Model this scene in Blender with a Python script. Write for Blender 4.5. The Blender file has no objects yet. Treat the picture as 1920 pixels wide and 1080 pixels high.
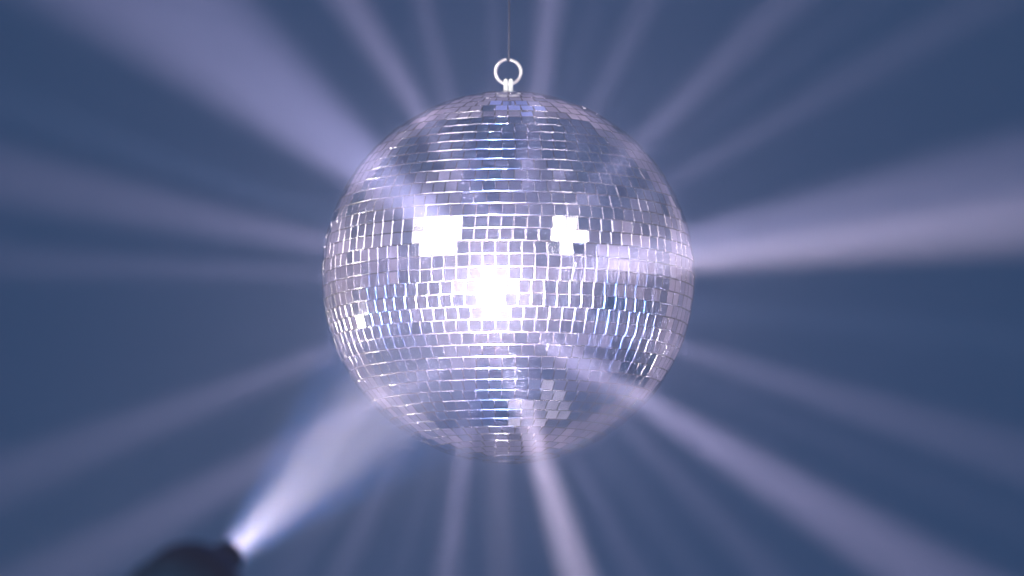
import bpy, bmesh, math, random
from mathutils import Vector, Matrix

random.seed(7)
scene = bpy.context.scene
COL = scene.collection

# ---------------------------------------------------------------- geometry of the view
R = 0.15                              # 30 cm mirror ball
S = R / 349.0                         # metres per photograph pixel at the ball
D = 4.5                               # camera to ball
T = math.radians(7.0)                 # camera hangs this far below the ball's horizon
C = Vector((0, 0, 2.4))               # ball centre
dv = Vector((0, -math.cos(T), -math.sin(T)))     # ball -> camera
rv = Vector((1, 0, 0))
uv = Vector((0, -math.sin(T), math.cos(T)))
AX = C + rv * (7 * S) - uv * (20 * S)            # where the optical axis meets the ball's plane


def at(px, py, depth):
    """point `depth` metres in front of the ball's plane, seen at photo pixel (px, py)"""
    k = (D - depth) / D
    return AX + rv * ((px - 960) * S * k) + uv * ((540 - py) * S * k) + dv * depth


# ---------------------------------------------------------------- camera
cam = bpy.data.cameras.new('camera')
camo = bpy.data.objects.new('camera', cam)
COL.objects.link(camo)
cam.sensor_width = 36
cam.lens = 36 * D / (1920 * S)
m = Matrix((rv, uv, dv)).transposed().to_4x4()
m.translation = AX + dv * D
camo.matrix_world = m
cam.clip_start = 0.05
cam.clip_end = 200
cam.dof.use_dof = True
cam.dof.focus_distance = D - 0.12
cam.dof.aperture_fstop = 4.4
scene.camera = camo

# ---------------------------------------------------------------- world: dim blue house light
w = bpy.data.worlds.new('World')
scene.world = w
w.use_nodes = True
bg = w.node_tree.nodes['Background']
bg.inputs[0].default_value = (0.01, 0.35, 1.0, 1)
bg.inputs[1].default_value = 0.11

vs = scene.view_settings
vs.view_transform = 'Standard'
vs.look = 'None'
vs.exposure = -0.14
vs.gamma = 1.0
vs.use_curve_mapping = False
cy = scene.cycles
cy.use_denoising = True
cy.max_bounces = 5
cy.glossy_bounces = 4
cy.volume_bounces = 0
cy.use_light_tree = True
cy.sample_clamp_indirect = 8


# ---------------------------------------------------------------- lamps
def spot(name, loc, target, half_deg, power, color, radius=0.004, blend=0.9):
    l = bpy.data.lights.new(name, 'SPOT')
    o = bpy.data.objects.new(name, l)
    COL.objects.link(o)
    l.energy = power
    l.color = color
    l.spot_size = math.radians(2 * half_deg)
    l.spot_blend = blend
    l.shadow_soft_size = radius
    o.location = loc
    o.rotation_euler = (Vector(target) - Vector(loc)).to_track_quat('-Z', 'Y').to_euler()
    return o


MAUVE = (0.74, 0.62, 1.0)
PINKISH = (0.88, 0.72, 1.0)
PINK = (1.0, 0.84, 0.94)
BLUE = (0.42, 0.55, 1.0)
WHITE = (1.0, 0.95, 0.88)

# the pin spot seen low on the left: its lamp sits inside the snoot
MOUTH = at(428, 1043, 1.03)
AIM = at(930, 545, 0.15)
axis = (AIM - MOUTH).normalized()
SRC = MOUTH - axis * 0.055
spot('pin_spot_lamp', SRC, AIM, 4.8, 2400, (1.0, 0.81, 0.90), 0.004, 1.0)
spot('pin_spot_edge', SRC, AIM, 6.9, 560, (0.05, 0.27, 1.0), 0.004, 0.3)
spot('pin_spot_spill', SRC, AIM, 9.5, 80, (1.0, 0.9, 0.98), 0.004, 0.6)

# two rig banks up beside the camera, plus one added below the ball
def mirror_dir(px, py):
    nx, ny = (px - 953) / 349.0, (520 - py) / 349.0
    n = rv * nx + uv * ny + dv * math.sqrt(1 - nx * nx - ny * ny)
    return 2 * n.dot(dv) * n - dv
for px, py, pw, dist, n, step, colr in (
        (822, 447, 1000, 3.2, 4, 0.29, WHITE), (1060, 446, 460, 3.4, 3, 0.27, WHITE),
        (1012, 768, 14, 2.6, 4, 0.30, PINK)):  # bank added below, puts a pink patch on the lower tiles
    ax = mirror_dir(px, py)
    sx = ax.cross(Vector((0, 0, 1))).normalized() if abs(ax.z) < 0.9 else rv
    sy = sx.cross(ax)
    for a in range(n):                                   # square banks of small round lamps
        for b in range(n):
            p = C + ax * dist + sx * ((a - (n - 1) / 2) * step) + sy * ((b - (n - 1) / 2) * step)
            spot('rig_and_added_bank_lamp', p, C, 2.9, pw / (n * n), colr, step * 0.48, 0.35)
spot('added_ring_spot', C + Vector((0.9, -2.6, 1.5)), C + Vector((0, 0, R + 0.016)), 1.3, 100, WHITE, 0.05, 0.7)  # unseen spot added to brighten the ring and prongs

fp = C + mirror_dir(925, 546) * 4.7                      # added spot out of view, whitens the edge glints on the ball
spot('added_front_spot', fp, C, 2.3, 1200, (1.0, 0.90, 0.80), 0.05, 0.4)
fp = C + mirror_dir(685, 590) * 3.2
spot('rig_side_lamp', fp, C, 4.2, 420, (1.0, 0.95, 0.85), 0.10, 0.4)

fp = C + mirror_dir(968, 205) * 3.0
spot('added_blue_spot', fp, C, 13.0, 2.6, (0.05, 0.25, 1.0), 0.42, 0.4)  # unseen lamp added for a blue patch on the top tiles

# added soft discs out of view all round, so the tiles reflect pink
for az, el, dist, dia, pw in (
        (-100, 4, 3.6, 4.6, 6.0), (-88, 2, 2.9, 2.2, 1.8), (-136, -4, 3.2, 2.8, 4.0),
        (104, 2, 3.6, 4.4, 4.6), (80, 6, 2.9, 2.0, 1.6), (140, 0, 3.2, 2.6, 3.4),
        (-52, -4, 3.6, 3.2, 3.2), (50, 0, 3.6, 3.0, 2.8), (-30, -42, 3.4, 2.6, 1.6), (40, -40, 3.4, 2.4, 1.2),
        (-56, 38, 3.6, 2.4, 1.5), (25, 44, 3.6, 3.2, 1.5), (74, -44, 3.4, 2.8, 1.4),
        (180, 48, 3.2, 2.4, 2.6), (180, -50, 3.2, 2.2, 1.2),
        (-150, 32, 3.4, 1.8, 1.4), (152, 34, 3.4, 1.8, 1.0), (-150, -34, 3.4, 1.8, 1.2), (150, -36, 3.4, 1.8, 1.0),
        (-4, -6, 5.0, 4.6, 8.0)):
    a, e = math.radians(az), math.radians(el)
    p = C + Vector((math.sin(a) * math.cos(e), -math.cos(a) * math.cos(e), math.sin(e))) * dist
    wl = bpy.data.lights.new('added_wash_disc', 'AREA')
    wo = bpy.data.objects.new('added_wash_disc', wl)
    COL.objects.link(wo)
    wl.shape = 'DISK'
    wl.size = dia
    wl.energy = pw * 1.08
    wl.color = (1.0, 0.72, 0.85)
    wo.location = p
    wo.rotation_euler = (C - p).to_track_quat('-Z', 'Y').to_euler()

# spots added at the ball's face in place of shafts its facets reflect: (origin px on the ball), (far px), half angle, power, colour, tilt
SHAFTS = [
    ((900, 486), (310, 0), 11.5, 540, (0.62, 0.56, 1.0), 16),
    ((900, 486), (215, 40), 5.0, 220, (0.75, 0.62, 1.0), 16),
    ((950, 470), (650, 0), 4.6, 760, MAUVE, 10),
    ((915, 480), (795, 0), 3.4, 420, MAUVE, 10),
    ((945, 480), (925, 0), 2.8, 260, MAUVE, 10),
    ((975, 440), (1032, 0), 4.2, 720, MAUVE, 12),
    ((985, 460), (1215, 0), 3.8, 330, MAUVE, 10),
    ((1000, 463), (1480, 0), 4.4, 440, MAUVE, 10),
    ((1000, 490), (1770, 50), 3.4, 360, MAUVE, 10),
    ((1000, 510), (1920, 345), 7.6, 760, (0.68, 0.60, 1.0), 14),
    ((1005, 524), (1920, 420), 4.8, 1500, PINKISH, 10),
    ((1000, 563), (1920, 860), 4.2, 480, MAUVE, 10),
    ((960, 597), (1750, 1080), 5.2, 1150, MAUVE, 10),
    ((980, 593), (1450, 1080), 3.4, 300, MAUVE, 10),
    ((940, 603), (1200, 1080), 3.2, 260, MAUVE, 10),
    ((935, 600), (1085, 1080), 5.0, 1700, PINKISH, 10),
    ((905, 600), (840, 1080), 3.6, 750, MAUVE, 10),
    ((870, 600), (640, 1080), 3.6, 300, MAUVE, 10),
    ((880, 610), (530, 1080), 3.4, 220, MAUVE, 10),
    ((900, 640), (130, 1060), 4.8, 520, MAUVE, 10),
    ((880, 560), (0, 900), 4.2, 460, MAUVE, 10),
    ((880, 525), (0, 490), 3.0, 420, MAUVE, 10),
    ((880, 513), (0, 330), 5.0, 480, MAUVE, 10),
    ((930, 570), (940, 1080), 4.2, 260, PINKISH, 12),
    ((985, 575), (1920, 985), 2.6, 150, MAUVE, 10),
    ((960, 610), (1310, 1080), 2.4, 170, MAUVE, 9),
    ((925, 610), (965, 1080), 2.2, 140, MAUVE, 9),
    ((900, 605), (745, 1080), 2.6, 160, MAUVE, 9),
    ((875, 500), (0, 190), 3.6, 170, BLUE, 12),
    ((1000, 545), (1920, 640), 3.4, 130, BLUE, 11),
    ((965, 455), (1120, 0), 2.4, 150, MAUVE, 9),
    ((990, 470), (1640, 0), 2.6, 130, MAUVE, 9),
]
for (o, f, half, pw, colr, tilt) in SHAFTS:
    nx, ny = (o[0] - 953) / 349.0, (520 - o[1]) / 349.0
    n = rv * nx + uv * ny + dv * math.sqrt(1 - nx * nx - ny * ny)
    p = C + n * (R + 0.004)
    d2 = (rv * (f[0] - o[0]) - uv * (f[1] - o[1])).normalized()
    d3 = d2 * math.cos(math.radians(tilt)) + dv * math.sin(math.radians(tilt))
    spot('added_shaft_spot', p, p + d3, half * 1.08, pw * 3.1, colr, 0.008, 1.0)

# disc lamp added before the ball, stands in for light off all facets
for size, energy, spread, colr in ((0.28, 20.0, 118, (0.58, 0.56, 1.0)),):
    gl = bpy.data.lights.new('added_glow_disc', 'AREA')
    glo = bpy.data.objects.new('added_glow_disc', gl)
    COL.objects.link(glo)
    gl.shape = 'DISK'
    gl.size = size
    gl.energy = energy
    gl.spread = math.radians(spread)
    gl.color = colr
    glo.location = C + dv * (R + 0.012)
    glo.rotation_euler = dv.to_track_quat('-Z', 'Y').to_euler()


# ---------------------------------------------------------------- helpers
def link(name, me, mat=None, parent=None, loc=None):
    ob = bpy.data.objects.new(name, me)
    COL.objects.link(ob)
    if mat is not None:
        me.materials.clear()
        me.materials.append(mat)
    if parent is not None:
        ob.parent = parent
    if loc is not None:
        ob.location = loc
    return ob


def tag(o, label, cat):
    o['label'] = label
    o['category'] = cat


def lathe(name, prof, seg=48):
    bm = bmesh.new()
    rings = []
    for r, z in prof:
        if r < 1e-6:
            rings.append([bm.verts.new((0, 0, z))])
        else:
            rings.append([bm.verts.new((r * math.cos(2 * math.pi * k / seg), r * math.sin(2 * math.pi * k / seg), z)) for k in range(seg)])
    for a, b in zip(rings, rings[1:]):
        for k in range(seg):
            j = (k + 1) % seg
            if len(a) == 1 and len(b) == 1:
                continue
            if len(a) == 1:
                bm.faces.new((a[0], b[j], b[k]))
            elif len(b) == 1:
                bm.faces.new((a[k], a[j], b[0]))
            else:
                bm.faces.new((a[k], a[j], b[j], b[k]))
    bmesh.ops.recalc_face_normals(bm, faces=bm.faces)
    for f in bm.faces:
        f.smooth = True
    me = bpy.data.meshes.new(name)
    bm.to_mesh(me)
    bm.free()
    return me


def tube(name, pts, rad, seg=16, closed=False):
    bm = bmesh.new()
    n = len(pts)
    rings = []
    ref = None
    for i, p in enumerate(pts):
        a = pts[(i - 1) % n] if (closed or i > 0) else p
        b = pts[(i + 1) % n] if (closed or i < n - 1) else p
        t = (Vector(b) - Vector(a)).normalized()
        if ref is None:
            ref = t.orthogonal().normalized()
        s = (ref - t * ref.dot(t)).normalized()
        ref = s
        q = t.cross(s)
        rr = rad[i] if isinstance(rad, (list, tuple)) else rad
        rings.append([bm.verts.new(Vector(p) + (s * math.cos(2 * math.pi * k / seg) + q * math.sin(2 * math.pi * k / seg)) * rr) for k in range(seg)])
    for i in range(n if closed else n - 1):
        a, b = rings[i], rings[(i + 1) % n]
        for k in range(seg):
            j = (k + 1) % seg
            bm.faces.new((a[k], a[j], b[j], b[k]))
    if not closed:
        bm.faces.new(rings[0])
        bm.faces.new(rings[-1])
    bmesh.ops.recalc_face_normals(bm, faces=bm.faces)
    for f in bm.faces:
        f.smooth = len(f.verts) == 4
    me = bpy.data.meshes.new(name)
    bm.to_mesh(me)
    bm.free()
    return me


# ---------------------------------------------------------------- materials
def new_mat(name):
    mt = bpy.data.materials.new(name)
    mt.use_nodes = True
    nt = mt.node_tree
    nt.nodes.clear()
    return mt, nt, nt.nodes.new('ShaderNodeOutputMaterial')


def mirror_material():
    mt, nt, out = new_mat('mirror_glass')
    N, L = nt.nodes.new, nt.links.new
    oi = N('ShaderNodeObjectInfo')
    ge = N('ShaderNodeNewGeometry')
    ad = N('ShaderNodeMath'); ad.operation = 'ADD'
    L(oi.outputs['Random'], ad.inputs[0]); L(ge.outputs['Random Per Island'], ad.inputs[1])
    fr = N('ShaderNodeMath'); fr.operation = 'FRACT'
    L(ad.outputs[0], fr.inputs[0])
    cr = N('ShaderNodeValToRGB')
    cr.color_ramp.elements[0].position = 0.0
    cr.color_ramp.elements[0].color = (0.62, 0.66, 0.74, 1)
    cr.color_ramp.elements[1].position = 0.35
    cr.color_ramp.elements[1].color = (0.90, 0.89, 0.92, 1)
    L(fr.outputs[0], cr.inputs[0])
    tc = N('ShaderNodeTexCoord')
    no = N('ShaderNodeTexNoise')
    no.inputs['Scale'].default_value = 900
    no.inputs['Detail'].default_value = 4
    L(tc.outputs['Object'], no.inputs['Vector'])
    mr = N('ShaderNodeMapRange')
    mr.inputs[1].default_value = 0.3; mr.inputs[2].default_value = 0.75
    mr.inputs[3].default_value = 0.08; mr.inputs[4].default_value = 0.16
    L(no.outputs['Fac'], mr.inputs[0])
    g1 = N('ShaderNodeBsdfGlossy')                       # silvered glass
    g1.distribution = 'BECKMANN'
    L(cr.outputs[0], g1.inputs['Color']); L(mr.outputs[0], g1.inputs['Roughness'])
    g2 = N('ShaderNodeBsdfGlossy')                       # rougher lobe mixed in to widen the lamp highlights
    L(cr.outputs[0], g2.inputs['Color']); g2.inputs['Roughness'].default_value = 0.29
    g3 = N('ShaderNodeBsdfGlossy')
    L(cr.outputs[0], g3.inputs['Color']); g3.inputs['Roughness'].default_value = 0.65
    m2 = N('ShaderNodeMixShader'); m2.inputs[0].default_value = 0.7
    L(g2.outputs[0], m2.inputs[1]); L(g3.outputs[0], m2.inputs[2])
    mx = N('ShaderNodeMixShader'); mx.inputs[0].default_value = 0.006
    L(g1.outputs[0], mx.inputs[1]); L(m2.outputs[0], mx.inputs[2])
    L(mx.outputs[0], out.inputs['Surface'])
    return mt


def simple(name, col, rough, metal=0.0, noise=0.0, scale=40):
    mt, nt, out = new_mat(name)
    N, L = nt.nodes.new, nt.links.new
    b = N('ShaderNodeBsdfPrincipled')
    b.inputs['Metallic'].default_value = metal
    no = N('ShaderNodeTexNoise'); no.inputs['Scale'].default_value = scale; no.inputs['Detail'].default_value = 5
    tc = N('ShaderNodeTexCoord'); L(tc.outputs['Object'], no.inputs['Vector'])
    cr = N('ShaderNodeValToRGB')
    cr.color_ramp.elements[0].color = tuple(c * (1 - noise) for c in col) + (1,)
    cr.color_ramp.elements[1].color = tuple(min(1, c * (1 + noise)) for c in col) + (1,)
    L(no.outputs['Fac'], cr.inputs[0]); L(cr.outputs[0], b.inputs['Base Color'])
    mr = N('ShaderNodeMapRange'); mr.inputs[3].default_value = rough * 0.8; mr.inputs[4].default_value = min(1, rough * 1.2)
    L(no.outputs['Fac'], mr.inputs[0]); L(mr.outputs[0], b.inputs['Roughness'])
    L(b.outputs[0], out.inputs['Surface'])
    return mt


M_MIRROR = mirror_material()
M_EDGE = simple('ground_glass_edge', (0.54, 0.51, 0.54), 0.22, 1.0, 0.06, 300)
M_GROUT = simple('grey_grout', (0.42, 0.40, 0.44), 0.6, 0.0, 0.25, 120)
M_STEEL = simple('bright_nickel', (0.86, 0.84, 0.86), 0.22, 1.0, 0.06, 300)
M_WHITE = simple('white_enamel', (0.82, 0.83, 0.80), 0.35, 0.0, 0.05, 200)
M_RING = simple('dull_nickel', (0.62, 0.60, 0.62), 0.38, 0.6, 0.1, 300)
M_CORD = simple('grey_cord', (0.05, 0.05, 0.07), 0.8, 0.0, 0.3, 600)
M_BLACK = simple('black_paint', (0.003, 0.018, 0.045), 0.8, 0.0, 0.3, 60)
next(n for n in M_BLACK.node_tree.nodes if n.type == 'BSDF_PRINCIPLED').inputs['Specular IOR Level'].default_value = 0.0

# ---------------------------------------------------------------- haze
hz, nt, out = new_mat('stage_haze')
pv = nt.nodes.new('ShaderNodeVolumePrincipled')
pv.inputs['Color'].default_value = (0.96, 0.96, 0.98, 1)
pv.inputs['Density'].default_value = 0.022
pv.inputs['Anisotropy'].default_value = 0.0
nt.links.new(pv.outputs[0], out.inputs['Volume'])
bm = bmesh.new()
bmesh.ops.create_cube(bm, size=1.0)
me = bpy.data.meshes.new('haze'); bm.to_mesh(me); bm.free()
haze = link('haze', me, hz, None, (0, -0.6, 2.4))
haze.scale = (10, 12, 8)
haze['kind'] = 'stuff'
haze['label'] = 'thin blue stage haze filling the dark air round the mirror ball'

# ---------------------------------------------------------------- the mirror ball
ball = bpy.data.objects.new('mirror_ball', None)
COL.objects.link(ball)
ball.location = C
ball.empty_display_size = 0.05
tag(ball, 'large silver mirror ball covered in small square mirror tiles, hanging in the haze', 'mirror ball')

prof = [(math.sin(math.pi * k / 64) * (R - 0.0013), -math.cos(math.pi * k / 64) * (R - 0.0013)) for k in range(65)]
prof[0] = (0, prof[0][1]); prof[-1] = (0, prof[-1][1])
link('core', lathe('core', prof, 96), M_GROUT, ball)

NROW, NEQ = 46, 92
PITCH = 2 * math.pi * R / NEQ


def tile_data():
    """unit tile: 1 x 1 pitch footprint, edges ground round (normals sweep a quarter turn)"""
    hb, ht, th, ch = 0.489, 0.443, 0.14, 0.046
    v, f, nrm = [], [], []
    def quad(ps, ns):
        i = len(v)
        v.extend(ps)
        f.append((i, i + 1, i + 2, i + 3))
        nrm.extend(ns)
    U = (0, 0, 1)
    quad([(-ht, -ht, 0), (ht, -ht, 0), (ht, ht, 0), (-ht, ht, 0)], [U] * 4)
    for k in range(4):
        a = k * math.pi / 2
        c, s = round(math.cos(a)), round(math.sin(a))
        rot = lambda x, y: (x * c - y * s, x * s + y * c)
        sd = rot(0, -1) + (0,)
        e = Vector((sd[0], sd[1], 0.12)).normalized()[:]
        a0 = rot(-ht, -ht) + (0,); a1 = rot(ht, -ht) + (0,)
        b0 = rot(-hb, -hb) + (-ch,); b1 = rot(hb, -hb) + (-ch,)
        c0 = rot(-hb, -hb) + (-th,); c1 = rot(hb, -hb) + (-th,)
        quad([a0, b0, b1, a1], [U, e, e, U])
        quad([b0, c0, c1, b1], [sd] * 4)
    return v, f, nrm


TV, TF, TN = tile_data()


def tile_mesh(name, mats):
    V, F, NN = [], [], []
    for M in mats:
        R3 = M.to_3x3()
        nm = R3.inverted().transposed()
        i = len(V)
        V.extend((M @ Vector(p))[:] for p in TV)
        F.extend(tuple(x + i for x in q) for q in TF)
        NN.extend((nm @ Vector(n)).normalized()[:] for n in TN)
    me = bpy.data.meshes.new(name)
    me.from_pydata(V, [], F)
    for p in me.polygons:
        p.use_smooth = True
    me.update()
    me.normals_split_custom_set([NN[l.vertex_index] for l in me.loops])
    me.materials.append(M_MIRROR)
    me.materials.append(M_EDGE)
    for k, p in enumerate(me.polygons):
        p.material_index = 0 if k % len(TF) == 0 else 1
    return me


rt = random.Random(21)
tiles = []                                  # (matrix local to the ball, how large it shows)
for i in range(NROW):
    lat = math.radians(-90 + (i + 0.5) * 180.0 / NROW)
    n = max(3, round(NEQ * math.cos(lat)))
    wid = 2 * math.pi * R * math.cos(lat) / n
    near = max(0.0, 1 - abs(math.degrees(lat)) / 28.0)
    phase = rt.uniform(-0.06, 0.06) + (rt.choice((0, 0.18, 0.35, 0.5)) if rt.random() < near else 0) + (0.5 if n % 2 else 0)
    rowtilt = rt.gauss(0, 0.25)
    for k in range(n):
        lam = 2 * math.pi * (k + 0.5 + phase) / n
        nx = math.cos(lat) * math.sin(lam); ny = -math.cos(lat) * math.cos(lam); nz = math.sin(lat)
        nv = Vector((nx, ny, nz))
        east = Vector((math.cos(lam), math.sin(lam), 0))
        north = nv.cross(east)
        B = Matrix((east, north, nv)).transposed()
        sg = 0.55 if rt.random() > 0.03 else 3.2
        tilt = Matrix.Rotation(math.radians(rt.gauss(0, sg) + rowtilt), 3, 'X') @ Matrix.Rotation(math.radians(rt.gauss(0, sg)), 3, 'Y') @ Matrix.Rotation(math.radians(rt.gauss(0, 0.7)), 3, 'Z')
        sc = Matrix.Diagonal((wid, PITCH, PITCH))
        M = (B @ tilt @ sc).to_4x4()
        M.translation = nv * (R + rt.gauss(0, 0.00012))
        tiles.append((M, nv.dot(dv)))
tiles.sort(key=lambda t: -t[1])
unit = tile_mesh('tile', [Matrix.Identity(4)])
for M, s in tiles[:300]:
    o = link('tile', unit, None, ball)
    o.matrix_local = M
rest = link('tile_covering', tile_mesh('tile_covering', [t[0] for t in tiles[300:]]), None, ball)
rest['kind'] = 'stuff'

# ferrule, eyelet and split ring at the top
ztop = R
fer = link('ferrule', lathe('ferrule', [(0, -0.004), (0.006, -0.004), (0.0063, -0.0005), (0.0055, 0.0006), (0.003, 0.0012), (0, 0.0012)], 40), M_STEEL, ball, (0, 0, ztop))
for sx in (-1, 1):
    pts = [(sx * 0.0020, 0, z) for z in (0.0, 0.002, 0.006, 0.0098, 0.0108, 0.0113)]
    link('eyelet_prong', tube('eyelet_prong', pts, [0.0018, 0.0019, 0.0019, 0.0018, 0.0013, 0.0004], 16), M_WHITE, ball, (0.0, -0.001, ztop + 0.0005))
rc = 0.0101
cz = ztop + 0.0075 + rc
pts = []
for k in range(61):
    a = math.radians(97 + 346 * k / 60.0)
    pts.append((rc * math.cos(a) * 1.02, 0.0022 * (k / 60.0 - 0.5), rc * math.sin(a)))
link('split_ring', tube('split_ring', pts, 0.00135, 16), M_RING, ball, (0.0, 0, cz))

# ---------------------------------------------------------------- cord
pts = [(0.0004 + 0.0002 * math.sin(k * 0.7), 0, k * 0.02) for k in range(60)]
cord = link('hanging_cord', tube('hanging_cord', pts, 0.0007, 8), M_CORD, None, C + Vector((0, 0, cz + rc - 0.002)))
tag(cord, 'thin grey hanging cord running up from the ring above the mirror ball', 'cord')

# ---------------------------------------------------------------- pin spot
lamp = bpy.data.objects.new('pin_spotlight', None)
COL.objects.link(lamp)
BACK = 0.150
lamp.location = MOUTH - axis * BACK
lamp.rotation_euler = axis.to_track_quat('Z', 'Y').to_euler()
tag(lamp, 'dark round-backed stage spotlight throwing a pale beam at the ball, blurred, lower left', 'spotlight')
prof = [(0, -0.030)] + [(0.0315 * math.sin(math.radians(a)), -0.030 * math.cos(math.radians(a))) for a in range(10, 91, 10)]
prof += [(0.032, 0.004), (0.032, 0.030), (0.031, 0.055), (0.029, 0.064), (0.022, 0.072), (0.0125, 0.078), (0.0, 0.078)]
link('housing', lathe('housing', prof, 64), M_BLACK, lamp)
link('snoot', lathe('snoot', [(0.0094, 0.0785), (0.0094, BACK - 0.004), (0.0098, BACK - 0.004), (0.0098, BACK), (0.0084, BACK), (0.0084, 0.0785), (0.0094, 0.0785)], 48), M_BLACK, lamp)
link('rim', lathe('rim', [(0.0323, 0.0), (0.0333, 0.001), (0.0333, 0.006), (0.0323, 0.007), (0.0323, 0.0)], 64), M_BLACK, lamp)
L_ = lamp.rotation_euler.to_matrix().inverted()
down = (L_ @ Vector((0, 0, -1))); down.z = 0; down.normalize()
side = down.cross(Vector((0, 0, 1)))
yp = []
for k in range(25):
    a = math.pi * k / 24
    yp.append(side * (0.042 * math.cos(a)) + down * (0.075 * math.sin(a) ** 0.5 if 0 < k < 24 else 0) + Vector((0, 0, 0.03)))
link('yoke', tube('yoke', yp, 0.003, 12), M_BLACK, lamp)
for s in (-1, 1):
    kn = link('knob', lathe('knob', [(0, 0), (0.006, 0), (0.007, 0.002), (0.007, 0.008), (0.005, 0.010), (0, 0.010)], 20), M_BLACK, lamp)
    kn.location = side * (s * 0.035) + Vector((0, 0, 0.03))
    kn.rotation_euler = (side * s).to_track_quat('Z', 'Y').to_euler()
